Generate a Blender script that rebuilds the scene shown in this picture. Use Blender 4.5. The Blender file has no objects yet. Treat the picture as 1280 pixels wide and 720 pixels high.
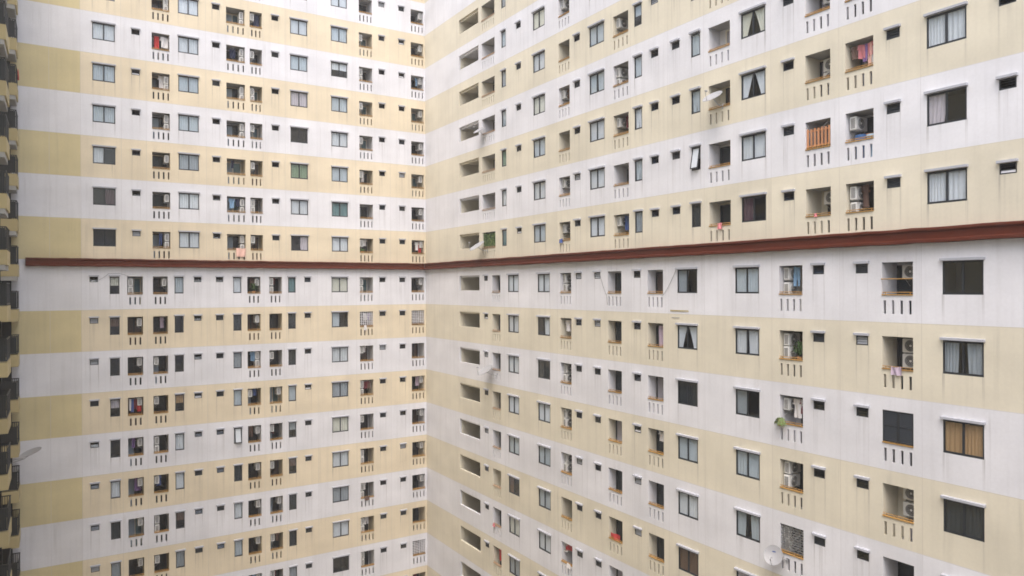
import bpy, math, random
from mathutils import Matrix, Vector
R = math.radians
rnd = random.Random(7)

# ------------------------------------------------------------------ camera, sky, sun, exposure
sc = bpy.context.scene
C = sc.collection
cam_d = bpy.data.cameras.new('camera'); cam = bpy.data.objects.new('camera', cam_d); C.objects.link(cam)
cam_d.sensor_width = 36; cam_d.lens = 900 / 1280 * 36; cam_d.clip_start = .1; cam_d.clip_end = 3000
cam.matrix_world = Matrix.Rotation(R(90) - .00098, 4, 'X') @ Matrix.Rotation(-.00465, 4, 'Z')
sc.camera = cam

SUN_EL, SUN_AZ = R(64), R(184)      # azimuth clockwise from +Y
world = bpy.data.worlds.new('World'); sc.world = world; world.use_nodes = True
wn = world.node_tree; bgn = wn.nodes['Background']
sky = wn.nodes.new('ShaderNodeTexSky'); sky.sky_type = 'NISHITA'; sky.sun_disc = False
sky.sun_elevation = SUN_EL; sky.sun_rotation = SUN_AZ; sky.air_density = 1.6; sky.dust_density = 6.0; sky.ozone_density = 1.0
hs = wn.nodes.new('ShaderNodeHueSaturation'); hs.inputs['Saturation'].default_value = .68
tint = wn.nodes.new('ShaderNodeMix'); tint.data_type = 'RGBA'; tint.blend_type = 'MULTIPLY'; tint.inputs[0].default_value = 1
tint.inputs[7].default_value = (.96, .97, 1.04, 1)
wn.links.new(sky.outputs[0], hs.inputs['Color']); wn.links.new(hs.outputs[0], tint.inputs[6]); wn.links.new(tint.outputs[2], bgn.inputs[0])
bgn.inputs[1].default_value = .12
sun_d = bpy.data.lights.new('sun', 'SUN'); sun_d.energy = .7; sun_d.angle = R(60); sun_d.color = (1, .93, .85)
sun = bpy.data.objects.new('sun', sun_d); C.objects.link(sun)
sdir = Vector((math.sin(SUN_AZ) * math.cos(SUN_EL), math.cos(SUN_AZ) * math.cos(SUN_EL), math.sin(SUN_EL)))
sun.rotation_euler = sdir.to_track_quat('Z', 'Y').to_euler()
sc.view_settings.view_transform = 'Standard'; sc.view_settings.look = 'None'
sc.view_settings.exposure = 1.36; sc.view_settings.gamma = 1; sc.view_settings.use_curve_mapping = False
sc.render.engine = 'CYCLES'; sc.cycles.use_denoising = True
sc.cycles.max_bounces = 6; sc.cycles.diffuse_bounces = 4; sc.cycles.volume_bounces = 1; sc.cycles.transparent_max_bounces = 8
sc.cycles.filter_width = 1.7
HAZE_DENSITY = .0008

# ------------------------------------------------------------------ layout constants (metres)
H = 2.8
ZU, ZD = 1.972, -1.391             # ledge top; foot of the first storey below the ledge
CX, CY, TH = -7.399, 61.756, -1.01109
GROUND = ZD - 12 * H
NU = 9                             # storeys above the ledge
TOP = ZU + NU * H
ENDL, ENDR = 29.7, 53.0
dR = Vector((math.cos(TH), math.sin(TH), 0)); dL = Vector((math.cos(TH - math.pi / 2), math.sin(TH - math.pi / 2), 0))

class Wing:
    def __init__(s, key):
        s.key = key
        s.d, s.n, s.sg, s.ang = (dR, dL, -1, TH) if key == 'R' else (dL, dR, 1, TH - math.pi / 2)
    def world(s, u, n, z): return Vector((CX, CY, 0)) + s.d * u + s.n * n + Vector((0, 0, z))
    def pix(s, u, n, z):
        p = s.world(u, n, z)
        return (640 + 900 * p.x / p.y, 360 - 900 * p.z / p.y)
WL, WR = Wing('L'), Wing('R')

# ------------------------------------------------------------------ materials
def new_mat(name):
    m = bpy.data.materials.new(name); m.use_nodes = True
    return m, m.node_tree.nodes, m.node_tree.links, m.node_tree.nodes['Principled BSDF']
def plain(name, col, rough=.6, metal=0, var=.12, scale=6):
    m, n, l, b = new_mat(name)
    no = n.new('ShaderNodeTexNoise'); no.inputs['Scale'].default_value = scale; no.inputs['Detail'].default_value = 5
    oi = n.new('ShaderNodeObjectInfo')
    tc = n.new('ShaderNodeTexCoord'); l.new(tc.outputs['Object'], no.inputs['Vector'])
    mx = n.new('ShaderNodeMix'); mx.data_type = 'RGBA'
    mx.inputs[6].default_value = tuple(c * (1 - var) for c in col) + (1,)
    mx.inputs[7].default_value = tuple(min(1, c * (1 + var)) for c in col) + (1,)
    ad = n.new('ShaderNodeMath'); ad.operation = 'MULTIPLY_ADD'; ad.inputs[1].default_value = .5; 
    sb = n.new('ShaderNodeMath'); sb.operation = 'MULTIPLY'; sb.inputs[1].default_value = .5
    l.new(oi.outputs['Random'], sb.inputs[0]); l.new(no.outputs[0], ad.inputs[0]); l.new(sb.outputs[0], ad.inputs[2])
    l.new(ad.outputs[0], mx.inputs[0]); l.new(mx.outputs[2], b.inputs['Base Color'])
    b.inputs['Roughness'].default_value = rough; b.inputs['Metallic'].default_value = metal
    return m
def paint(name, col, dirt=(.20, .18, .16)):
    """weathered wall paint: blotches, rain streaks, and dirt that runs down under sills (attribute stain)"""
    m, n, l, b = new_mat(name)
    tc = n.new('ShaderNodeTexCoord')
    def noise(scale, vec_scale, detail=4):
        mp = n.new('ShaderNodeMapping'); mp.inputs['Scale'].default_value = vec_scale
        l.new(tc.outputs['Object'], mp.inputs[0])
        t = n.new('ShaderNodeTexNoise'); t.inputs['Scale'].default_value = scale; t.inputs['Detail'].default_value = detail
        l.new(mp.outputs[0], t.inputs['Vector']); return t.outputs[0]
    def ramp(src, a, c):
        r = n.new('ShaderNodeMapRange'); r.inputs[1].default_value = a; r.inputs[2].default_value = c; r.clamp = True
        l.new(src, r.inputs[0]); return r.outputs[0]
    def math_(op, a, c):
        q = n.new('ShaderNodeMath'); q.operation = op
        for i, v in enumerate((a, c)):
            if isinstance(v, (int, float)): q.inputs[i].default_value = v
            else: l.new(v, q.inputs[i])
        return q.outputs[0]
    def mix(fac, a, c, blend='MIX'):
        q = n.new('ShaderNodeMix'); q.data_type = 'RGBA'; q.blend_type = blend
        for i, v in ((0, fac), (6, a), (7, c)):
            if isinstance(v, tuple): q.inputs[i].default_value = v + (1,)
            elif isinstance(v, (int, float)): q.inputs[i].default_value = v
            else: l.new(v, q.inputs[i])
        return q.outputs[2]
    blot = noise(.35, (1, 1, 1.6), 6); fine = noise(9, (1, 1, 1), 6)
    streak = noise(1.0, (3.2, 1, .16), 5); streak2 = noise(1.0, (9, 1, .5), 4)
    c1 = mix(ramp(blot, .3, .7), tuple(c * .90 for c in col), tuple(min(1, c * 1.05) for c in col))
    c2 = mix(math_('MULTIPLY', ramp(streak, .5, .8), .13), c1, dirt)
    c3 = mix(math_('MULTIPLY', ramp(fine, .35, .75), .06), c2, dirt)
    at = n.new('ShaderNodeAttribute'); at.attribute_name = 'stain'
    st = math_('MULTIPLY', at.outputs['Fac'], ramp(streak2, .34, .66))
    c4 = mix(math_('MULTIPLY', st, .55), c3, dirt)
    tn = n.new('ShaderNodeAttribute'); tn.attribute_name = 'tone'
    hv = n.new('ShaderNodeHueSaturation'); l.new(c4, hv.inputs['Color'])
    tv = n.new('ShaderNodeMath'); tv.operation = 'MULTIPLY_ADD'; tv.inputs[1].default_value = .022; tv.inputs[2].default_value = 1.0; l.new(tn.outputs['Fac'], tv.inputs[0]); l.new(tv.outputs[0], hv.inputs['Value'])
    c4 = hv.outputs[0]
    l.new(c4, b.inputs['Base Color']); b.inputs['Roughness'].default_value = .82
    b.inputs['Specular IOR Level'].default_value = .25
    bp = n.new('ShaderNodeBump'); bp.inputs['Strength'].default_value = .12; bp.inputs['Distance'].default_value = .01
    l.new(fine, bp.inputs['Height']); l.new(bp.outputs[0], b.inputs['Normal'])
    return m
def glass_mat(name, tintc=(.84, .885, .905), base=.065):
    m, n, l, b = new_mat(name); n.remove(b)
    tr = n.new('ShaderNodeBsdfTransparent'); tr.inputs[0].default_value = tintc + (1,)
    gl = n.new('ShaderNodeBsdfGlossy'); gl.inputs['Roughness'].default_value = .04; gl.inputs[0].default_value = (.9, .94, .96, 1)
    fr = n.new('ShaderNodeLayerWeight'); pw = n.new('ShaderNodeMath'); pw.operation = 'POWER'; pw.inputs[1].default_value = 4.5; l.new(fr.outputs['Facing'], pw.inputs[0])
    ad = n.new('ShaderNodeMath'); ad.operation = 'MULTIPLY_ADD'; ad.inputs[1].default_value = .88; ad.inputs[2].default_value = base; l.new(pw.outputs[0], ad.inputs[0])
    mx = n.new('ShaderNodeMixShader'); l.new(ad.outputs[0], mx.inputs[0]); l.new(tr.outputs[0], mx.inputs[1]); l.new(gl.outputs[0], mx.inputs[2])
    l.new(mx.outputs[0], n['Material Output'].inputs[0]); return m

M = dict(
    yellow=paint('cream_yellow_paint', (.685, .637, .512)), yellow3=paint('peach_cream_paint', (.715, .625, .465)), white=paint('lilac_white_paint', (.715, .715, .74)),
    yellow2=paint('deep_cream_paint', (.61, .525, .305)), white2=paint('grey_white_paint', (.69, .685, .70)),
    joint_y=plain('cream_joint', (.57, .52, .42)), joint_w=plain('white_joint', (.60, .59, .61)),
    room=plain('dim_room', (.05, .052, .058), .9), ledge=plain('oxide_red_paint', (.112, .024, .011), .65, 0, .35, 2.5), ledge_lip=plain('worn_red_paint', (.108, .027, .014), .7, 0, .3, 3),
    frame=plain('charcoal_aluminium', (.018, .023, .029), .45), glass=glass_mat('window_glass'), doorglass=glass_mat('door_glass', (.8, .85, .88), .025), dglass=glass_mat('tinted_glass', (.30, .35, .37)),
    hood=plain('grey_white_hood', (.40, .41, .45), .7), rail=plain('ochre_rail', (.37, .21, .06), .5, 0, .25, 4), rail2=plain('faded_rail', (.40, .27, .17), .6, 0, .25, 4),
    slab=plain('slab_grey', (.36, .36, .35), .9), door=plain('dark_door', (.012, .016, .018), .4), doorw=plain('timber_door', (.11, .06, .045), .6), ac=plain('ac_white', (.72, .72, .70), .5, 0, .08),
    acd=plain('ac_dark', (.06, .06, .065), .6), steel=plain('galvanised', (.34, .35, .36), .5, .6), soil=plain('concrete_ground', (.22, .21, .2), .95, 0, .2, .4),
    dish=plain('dish_white', (.31, .31, .32), .45), mark=plain('dish_mark_blue', (.03, .06, .20), .5), wood=plain('orange_timber', (.45, .21, .10), .6, 0, .3, 5), black=plain('black_cable', (.03, .03, .03), .6),
    leaf=plain('leaf_green', (.065, .13, .035), .7, 0, .5, 20), leafp=plain('leaf_pale', (.20, .27, .09), .7, 0, .4, 20), dark_metal=plain('dark_railing', (.022, .026, .028), .5), slabyellow=plain('side_cream', (.42, .35, .19), .85, 0, .15, 1.2),
    bluebin=plain('blue_plastic', (.04, .12, .30), .45), palebin=plain('pale_blue_plastic', (.42, .58, .72), .45), roofm=plain('roof_concrete', (.3, .3, .29), .9))
def cloth(name, col): return plain(name, col, .9, 0, .15, 8)
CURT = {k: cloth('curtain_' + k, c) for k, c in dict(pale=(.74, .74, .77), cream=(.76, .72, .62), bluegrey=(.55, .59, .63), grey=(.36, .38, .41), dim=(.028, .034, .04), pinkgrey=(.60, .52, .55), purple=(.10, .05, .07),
        tan=(.50, .30, .15), brown=(.17, .10, .07), green=(.25, .33, .22), teal=(.16, .26, .27)).items()}
for k in CURT.values(): pass

for k in ('ledge', 'ledge_lip'): M[k].node_tree.nodes['Principled BSDF'].inputs['Specular IOR Level'].default_value = .12
# ------------------------------------------------------------------ mesh helper
class MB:
    def __init__(s): s.v, s.f, s.m, s.mats, s.stain, s.tone = [], [], [], [], [], []
    def mi(s, mat):
        if mat not in s.mats: s.mats.append(mat)
        return s.mats.index(mat)
    def quad(s, pts, mat, stain=None, tone=0.0):
        s.tone.append(tone)
        i = len(s.v); s.v += [tuple(p) for p in pts]; s.f.append(tuple(range(i, i + len(pts)))); s.m.append(s.mi(mat))
        s.stain.append(stain or (0,) * len(pts))
    def box(s, x0, x1, y0, y1, z0, z1, mat, X=None):
        p = [Vector((x, y, z)) for z in (z0, z1) for y in (y0, y1) for x in (x0, x1)]
        if X: p = [X @ q for q in p]
        for a in ((0, 2, 3, 1), (4, 5, 7, 6), (0, 1, 5, 4), (2, 6, 7, 3), (0, 4, 6, 2), (1, 3, 7, 5)): s.quad([p[i] for i in a], mat)
    def tube(s, pts, r, mat, seg=6, cap=True):
        pts = [Vector(p) for p in pts]; rings = []
        for i, p in enumerate(pts):
            d = (pts[min(i + 1, len(pts) - 1)] - pts[max(i - 1, 0)]).normalized()
            a = d.orthogonal().normalized() if i == 0 else (prev - d * prev.dot(d)).normalized()
            prev = a; b = d.cross(a)
            rr = r[i] if isinstance(r, (list, tuple)) else r
            rings.append([p + (a * math.cos(2 * math.pi * k / seg) + b * math.sin(2 * math.pi * k / seg)) * rr for k in range(seg)])
        for q, w in zip(rings, rings[1:]):
            for k in range(seg): s.quad([q[k], q[(k + 1) % seg], w[(k + 1) % seg], w[k]], mat)
        if cap:
            s.quad(rings[0][::-1], mat); s.quad(rings[-1], mat)
    def mesh(s, name, smooth=False):
        me = bpy.data.meshes.new(name); me.from_pydata(s.v, [], s.f)
        for mt in s.mats: me.materials.append(mt)
        me.polygons.foreach_set('material_index', s.m)
        if any(any(t) for t in s.stain):
            at = me.attributes.new('stain', 'FLOAT', 'CORNER'); at.data.foreach_set('value', [x for t in s.stain for x in t])
        if smooth: me.polygons.foreach_set('use_smooth', [True] * len(s.f))
        if any(s.tone):
            at = me.attributes.new('tone', 'FLOAT', 'FACE'); at.data.foreach_set('value', s.tone)
        me.update(); return me
def link(name, me, parent=None, loc=(0, 0, 0), rot=(0, 0, 0)):
    o = bpy.data.objects.new(name, me); C.objects.link(o); o.location = loc; o.rotation_euler = rot
    if parent: o.parent = parent
    return o
def tag(o, label, cat, group=None, kind=None):
    if kind: o['kind'] = kind
    if label: o['label'] = label
    if cat: o['category'] = cat
    if group: o['group'] = group
    return o
CACHE = {}
def cached(key, fn):
    if key not in CACHE: CACHE[key] = fn()
    return CACHE[key]

# ------------------------------------------------------------------ facade columns (u along the wall from the inner corner)
ZR = {'U': dict(window=(.95, 2.10), balcony=(.90, 2.07), vent=(1.70, 2.06), slot=(.20, .70), corridor=(1.03, 2.15)),
      'D': dict(window=(1.06, 2.25), balcony=(1.02, 2.27), vent=(1.87, 2.24), slot=(.32, .83), corridor=(1.17, 2.31))}
W, B, V, A = 'window', 'balcony', 'vent', 'corridor'
COLS = {
 ('R', 'U'): [('A', A, 6.25, 9.35), ('B', B, 9.83, 11.72), ('C', W, 12.68, 13.26), ('D', V, 14.65, 15.20), ('E', W, 16.71, 18.05), ('F', B, 19.56, 20.71), ('G', V, 21.20, 21.74),
              ('H', W, 22.68, 24.03), ('I', B, 24.82, 26.11), ('J', W, 26.60, 27.19), ('K', V, 27.91, 28.44), ('L', V, 29.44, 29.97), ('M', W, 30.76, 31.35), ('N', B, 31.88, 33.20),
              ('O', W, 33.85, 35.19), ('P', V, 36.12, 36.64), ('Q', B, 37.20, 38.36), ('R', B, 39.02, 40.19), ('S', V, 40.71, 41.22), ('T', W, 42.20, 43.55), ('U', V, 44.56, 45.08), ('X', W, 46.4, 47.75)],
 ('R', 'D'): [('a', A, 6.15, 9.36), ('b', V, 10.09, 10.60), ('c', B, 11.22, 12.36), ('d', W, 13.43, 14.78), ('e', W, 17.13, 18.48), ('f', B, 19.62, 20.77), ('g', V, 21.27, 21.80),
              ('h', V, 23.06, 23.58), ('i', B, 24.26, 25.44), ('j', V, 26.48, 27.00), ('k', B, 27.56, 28.72), ('l', W, 29.75, 31.09), ('m', W, 33.45, 34.79), ('n', B, 35.86, 37.02),
              ('o', V, 37.53, 38.04), ('p', V, 39.43, 39.93), ('q', B, 40.49, 41.67), ('r', W, 42.72, 44.06), ('s', V, 46.0, 46.5)],
 ('L', 'U'): [('a', W, 23.31, 24.65), ('b', V, 21.80, 22.30), ('c', B, 19.90, 21.04), ('d', W, 18.00, 19.34), ('e', V, 16.56, 17.06), ('f', B, 14.77, 16.09), ('g', B, 13.52, 14.42),
              ('h', V, 12.31, 12.82), ('i', W, 10.09, 11.41), ('j', W, 6.87, 8.19), ('k', B, 4.73, 5.87), ('l', V, 3.68, 4.17), ('m', V, 1.91, 2.40), ('n', B, .12, 1.29)],
 ('L', 'D'): [('a', V, 24.38, 24.88), ('b', W, 23.11, 23.69), ('c', B, 21.67, 22.63), ('d', B, 20.09, 21.04), ('e', W, 19.07, 19.65), ('f', V, 17.88, 18.37), ('g', V, 16.39, 16.88),
              ('h', W, 15.11, 15.68), ('i', B, 13.72, 14.68), ('j', B, 12.13, 13.08), ('k', W, 11.09, 11.66), ('l', V, 9.91, 10.39), ('m', W, 6.91, 8.23), ('n', B, 4.76, 5.90),
              ('o', V, 3.69, 4.20), ('p', V, 1.92, 2.42), ('q', B, .15, 1.33)],
}
SLOTS = {('L', 'D', 'c'): 3, ('L', 'D', 'd'): 3, ('L', 'D', 'i'): 3, ('L', 'D', 'j'): 3, ('L', 'U', 'g'): 3, ('R', 'U', 'B'): 6}
JOINTS = {'R': [2.6, 5.9, 9.5 + .1, 12.95, 16.1, 19.31, 22.3, 25.77 + .5, 29.1, 32.27 - .7, 35.47, 38.74, 41.98, 45.25, 48.5], 'L': [27.13, 25.35, 22.95, 21.4, 17.5, 14.6 - 1.15, 11.8, 9.35, 6.2, 3.2, 1.6]}
def storeys(sec):
    if sec == 'U': return [(k, ZU + k * H, ZU + (k + 1) * H) for k in range(NU)]
    return [(k, ZD - k * H, ZD - (k - 1) * H if k else ZU) for k in range(12)]
def hue(sec, k): return 'yellow' if (k % 2 == 0) == (sec == 'U') else 'white'
def slot_rects(wk, sec, name, u0, u1):
    n = SLOTS.get((wk, sec, name), 4); z0, z1 = ZR[sec]['slot']
    if n == 3: cs = [u0 + (u1 - u0) * f for f in (.18, .5, .82)]
    else: cs = [u0 + (u1 - u0) * (.09 + (i / (n - 1)) * .82) for i in range(n)]
    return [(c - .052, c + .052, z0, z1) for c in cs]
def inview(w, u, z, mx=70, my=34):
    x, y = w.pix(u, 0, z); return -mx < x < 1280 + mx and -my < y < 720 + my
def hue2(w, sec, k):
    h = hue(sec, k); return 'yellow3' if h == 'yellow' and w.key == 'L' else h
CELLS = []
for w in (WL, WR):
    for sec in 'UD':
        for k, zb, zt in storeys(sec):
            for col in COLS[(w.key, sec)]:
                zz = ZR[sec]['slot' if col[1] == B else col[1]]
                if inview(w, (col[2] + col[3]) / 2, zb + ZR[sec][col[1]][1], 30) or inview(w, (col[2] + col[3]) / 2, zb + zz[0], 30):
                    CELLS.append((w, sec, k, zb, zt) + col)
REVEAL = .06
def rdepth(wk, sec, name): return {('R', 'D', 'i'): .60, ('R', 'D', 'k'): .64, ('R', 'U', 'N'): .82, ('R', 'D', 'c'): .62}.get((wk, sec, name), 1.2 if wk == 'L' else 1.05)

# ------------------------------------------------------------------ the two wings: wall with real openings
wing = {}
for w in (WL, WR):
    root = link('apartment_wing', None, None, (CX, CY, 0), (0, 0, w.ang)); wing[w.key] = root
tag(wing['L'], 'striped cream and white apartment wing ending in a plain windowless strip', 'apartment wing', 'apartment wings around the courtyard')
tag(wing['R'], 'striped cream and white apartment wing running towards the viewer, with a column of open corridors', 'apartment wing', 'apartment wings around the courtyard')

def build_wall(w):
    mb = MB(); sg = w.sg; end = ENDL if w.key == 'L' else ENDR
    P = lambda u, z, n=0: (u, sg * n, z)
    for sec in 'UD':
        for k, zb, zt in storeys(sec):
            h = hue2(w, sec, k); holes = []; stains = []
            for c in CELLS:
                if c[0] is not w or c[1] != sec or c[2] != k: continue
                name, typ, u0, u1 = c[5:]
                z0, z1 = (zb + q for q in ZR[sec][typ])
                holes.append((u0, u1, z0, z1, typ))
                if typ == B: holes += [(a, b_, zb + q0, zb + q1, 'slot') for a, b_, q0, q1 in slot_rects(w.key, sec, name, u0, u1)]
                wd = .09 if typ == W else .06
                if typ in (W, V):
                    for e in (u0 - .03, u1 - wd + .03): stains.append((e, e + wd, z0, rnd.uniform(.35, 1)))
                    if rnd.random() < .6: e = rnd.uniform(u0, u1 - .2); stains.append((e, e + rnd.uniform(.08, .25), z0, rnd.uniform(.15, .6)))
                elif rnd.random() < .7:
                    e = rnd.uniform(u0, u1 - .1); stains.append((e, e + .08, zb + ZR[sec].get('slot')[0] if typ == B else z0, rnd.uniform(.2, .7)))
            # dirt that runs from the storey line downwards
            for _ in range(int(end * .5)):
                e = rnd.uniform(0, end); stains.append((e, e + rnd.uniform(.04, .2), zt - .03, rnd.uniform(.1, .45)))
            us = {0, end}
            for j in JOINTS[w.key]: us |= {j - .011, j + .011}
            if w.key == 'L': us |= {25.361}
            zs = {zb, zt, zt - .022}
            for a, b_, c0, c1, t in holes: us |= {a, b_}; zs |= {c0, c1}
            for a, b_, c0, s_ in stains: us |= {max(0, a), min(end, b_)}
            us = sorted(us); zs = sorted(zs)
            us = [u for i, u in enumerate(us) if i == 0 or u - us[i - 1] > 1e-4]
            jset = sorted(JOINTS[w.key]); tones = [rnd.uniform(-1, 1) for _ in range(len(jset) + 1)]
            for a, b_ in zip(us, us[1:]):
                m = (a + b_) / 2
                isj = any(abs(m - j) < .012 for j in jset)
                hs_ = [x for x in holes if x[0] - 1e-5 < m < x[1] + 1e-5]
                sts = [x for x in stains if x[0] < m < x[1]]
                zone = h.rstrip('3') + '2' if (w.key == 'L' and m > 25.35) else h
                for c0, c1 in zip(zs, zs[1:]):
                    zm = (c0 + c1) / 2
                    if any(x[2] - 1e-5 < zm < x[3] + 1e-5 for x in hs_): continue
                    jj = isj or c0 >= zt - .0225
                    mat = M['joint_' + h[0]] if jj else M[zone]
                    st = None
                    if sts and not jj:
                        f = lambda z: max([0] + [x[3] * max(0, 1 - (x[2] - z) / max(.5, (x[2] - zb) * 1.15)) for x in sts if z <= x[2] + 1e-4])
                        st = (f(c0), f(c0), f(c1), f(c1))
                    mb.quad([P(a, c0), P(b_, c0), P(b_, c1), P(a, c1)], mat, st, tones[sum(m > j for j in jset)])
            for a, b_, c0, c1, t in holes:      # window reveals and dim rooms behind
                if t in (W, V):
                    for q in ([P(a, c0), P(a, c1), P(a, c1, -REVEAL), P(a, c0, -REVEAL)], [P(b_, c0), P(b_, c1), P(b_, c1, -REVEAL), P(b_, c0, -REVEAL)],
                              [P(a, c0), P(b_, c0), P(b_, c0, -REVEAL), P(a, c0, -REVEAL)], [P(a, c1), P(b_, c1), P(b_, c1, -REVEAL), P(a, c1, -REVEAL)]): mb.quad(q, M[h])
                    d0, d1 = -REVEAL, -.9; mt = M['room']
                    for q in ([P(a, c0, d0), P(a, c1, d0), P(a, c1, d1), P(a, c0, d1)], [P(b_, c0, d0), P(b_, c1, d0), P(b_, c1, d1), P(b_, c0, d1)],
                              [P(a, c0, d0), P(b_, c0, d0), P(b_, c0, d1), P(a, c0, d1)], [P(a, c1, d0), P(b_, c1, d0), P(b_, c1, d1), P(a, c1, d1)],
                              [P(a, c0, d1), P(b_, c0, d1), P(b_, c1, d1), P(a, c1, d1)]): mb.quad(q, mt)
    # outer ends and rear
    D = -10
    for q in ([P(end, GROUND), P(end, GROUND, D), P(end, TOP, D), P(end, TOP)], [P(0, GROUND, D), P(end, GROUND, D), P(end, TOP, D), P(0, TOP, D)]): mb.quad(q, M['white'])
    return mb.mesh('wall')
for w in (WL, WR):
    link('wall', build_wall(w), wing[w.key])
    end = ENDL if w.key == 'L' else ENDR
    mb = MB(); mb.box(.05, end, *sorted((w.sg * .12, w.sg * -10)), TOP, TOP + .35, M['roofm']); mb.box(.05, end, *sorted((w.sg * .1, w.sg * -.1)), TOP + .35, TOP + 1.0, M['white'])
    link('roof', mb.mesh('roof'), wing[w.key])
    # projecting red ledge with worn lips
    mb = MB(); e0 = .32 if w.key == 'R' else .0; e1 = 28.45 if w.key == 'L' else ENDR
    prof = [(-.02, .10), (.30, .10), (.32, .06), (.32, .0), (.25, -.05), (.25, -.30), (.29, -.34), (.29, -.43), (-.02, -.45)]
    def mit(u, n): return (max(u, n + .001) if u == 0 else u)
    jit = [(rnd.uniform(-.010, .010), rnd.uniform(-.013, .013)) for _ in range(91)]; nu = 90
    for i, ((n0, z0), (n1, z1)) in enumerate(zip(prof, prof[1:])):
        mat = M['ledge_lip'] if i in (0, 1, 2, 6) else M['ledge']
        for s_ in range(nu):
            a = e1 * s_ / nu; b_ = e1 * (s_ + 1) / nu
            q = []
            for (uu, nn, zz) in ((a, n0, z0), (b_, n0, z0), (b_, n1, z1), (a, n1, z1)):
                if s_ == 0 and uu == 0: uu = max(nn, 0)
                jn, jz = jit[s_] if uu < b_ - 1e-6 else jit[s_ + 1]
                q.append((uu, w.sg * (nn + (jn if nn > 0 else 0)), ZU + zz + jz))
            mb.quad(q, mat)
    mb.quad([(e1, w.sg * (n_ + (jit[-1][0] if n_ > 0 else 0)), ZU + z_ + jit[-1][1]) for n_, z_ in prof], M['ledge'])
    if w.key == 'L': pass
    link('ledge', mb.mesh('ledge'), wing[w.key])

# ------------------------------------------------------------------ window, vent and balcony kits
def frame_mesh(w, wd, ht):
    mb = MB(); sg = w.sg; f = .05 if wd > 1 else .045; m = M['frame']
    def bar(a, b, c, d, n0=-.058, n1=-.004): mb.box(a, b, *sorted((sg * n0, sg * n1)), c, d, m)
    bar(0, wd, 0, f); bar(0, wd, ht - f, ht); bar(0, f, f, ht - f); bar(wd - f, wd, f, ht - f)
    if wd > 1:
        bar(wd / 2 - .035, wd / 2 + .035, f, ht - f, -.054, -.008)
        for a, b in ((f, wd / 2 - .035), (wd / 2 + .035, wd - f)):
            bar(a, b, f, f + .025, -.052, -.014); bar(a, b, ht - f - .025, ht - f, -.052, -.014)
    else:
        bar(f, wd - f, f, f + .03, -.052, -.014); bar(f, wd - f, ht - f - .03, ht - f, -.052, -.014)
    return mb.mesh('window_frame')
def pane_mesh(w, wd, ht):
    mb = MB(); sg = w.sg
    mb.quad([(.03, sg * -.03, .03), (wd - .03, sg * -.03, .03), (wd - .03, sg * -.03, ht - .03), (.03, sg * -.03, ht - .03)], M['glass'])
    return mb.mesh('pane')
def hood_mesh(w, wd, near):
    mb = MB(); sg = w.sg; pr = .13; hh = .095
    pts = [(-.03, 0), (pr, 0), (pr, hh * .9), (-.03, hh)]
    x0, x1 = -.05, wd + .05; m = M['hood']
    for (a, b), (c, d) in zip(pts, pts[1:] + pts[:1]): mb.quad([(x0, sg * a, b), (x1, sg * a, b), (x1, sg * c, d), (x0, sg * c, d)], m)
    for x in (x0, x1): mb.quad([(x, sg * a, b) for a, b in pts], m)
    return mb.mesh('hood')
def curtain_mesh(w, wd, ht, style, mat, seed):
    rr = random.Random(seed); mb = MB(); sg = w.sg
    def sheet(a0, a1, b0, b1, zbot=.03, folds=None):
        # top from a0..a1, bottom b0..b1 ; parted curtains swing aside
        n = max(8, int((a1 - a0) / .022)); fr = rr.uniform(34, 60); ph = rr.uniform(0, 6); rows = 7; g = []
        for j in range(rows):
            t = j / (rows - 1); s_ = t ** .8
            row = []
            for i in range(n + 1):
                q = i / n; u = (a0 + (a1 - a0) * q) * (1 - s_) + (b0 + (b1 - b0) * q) * s_
                amp = .012 + .006 * math.sin(3 * q + ph)
                y = -.08 + amp * math.sin(fr * (a0 + (a1 - a0) * q) + ph + .4 * t) + .008 * math.sin(5 * t + 9 * q)
                row.append((u, sg * y, (ht - .02) * (1 - t) + zbot * t))
            g.append(row)
        for r0, r1 in zip(g, g[1:]):
            for i in range(n): mb.quad([r0[i], r0[i + 1], r1[i + 1], r1[i]], mat)
    x0, x1 = .02, wd - .02; mid = wd / 2
    if style == 'full': sheet(x0, mid, x0, mid); sheet(mid, x1, mid, x1)
    elif style == 'gap': d = rr.uniform(.06, .16); sheet(x0, mid - d, x0, mid - d * 1.2); sheet(mid + d * .7, x1, mid + d, x1)
    elif style == 'parted': sheet(x0, mid - .03, x0, x0 + wd * .2); sheet(mid + .03, x1, x1 - wd * .2, x1)
    elif style == 'low': sheet(x0, mid + .05, x0, mid - .1)
    elif style == 'high': sheet(mid, x1, mid + .04, x1)
    elif style == 'short': sheet(x0, x1, x0, x1, ht * .48)
    elif style == 'hourglass': sheet(x0, x1, x0, x1)
    return mb.mesh('curtain', True)
def vent_mesh(w, wd, ht, st):
    mb = MB(); sg = w.sg; f = .04; m = M['frame']
    def bar(a, b, c, d, n0=-.057, n1=-.005): mb.box(a, b, *sorted((sg * n0, sg * n1)), c, d, m)
    bar(0, wd, 0, f); bar(0, wd, ht - f, ht); bar(0, f, f, ht - f); bar(wd - f, wd, f, ht - f)
    n = 3
    for i in range(n):
        z = f + (ht - 2 * f) * (i + .5) / n; hh = (ht - 2 * f) / n * .5
        X = Matrix.Translation((0, sg * -.035, z)) @ Matrix.Rotation(sg * R(28), 4, 'X')
        mb.box(f, wd - f, -.006, .006, -hh, hh, (M['dglass'], CURT['grey'], CURT['pale'], CURT['dim'])[st] if i < (1 if st == 2 else 3) else M['dglass'], X)
    return mb.mesh('vent_window')
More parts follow.
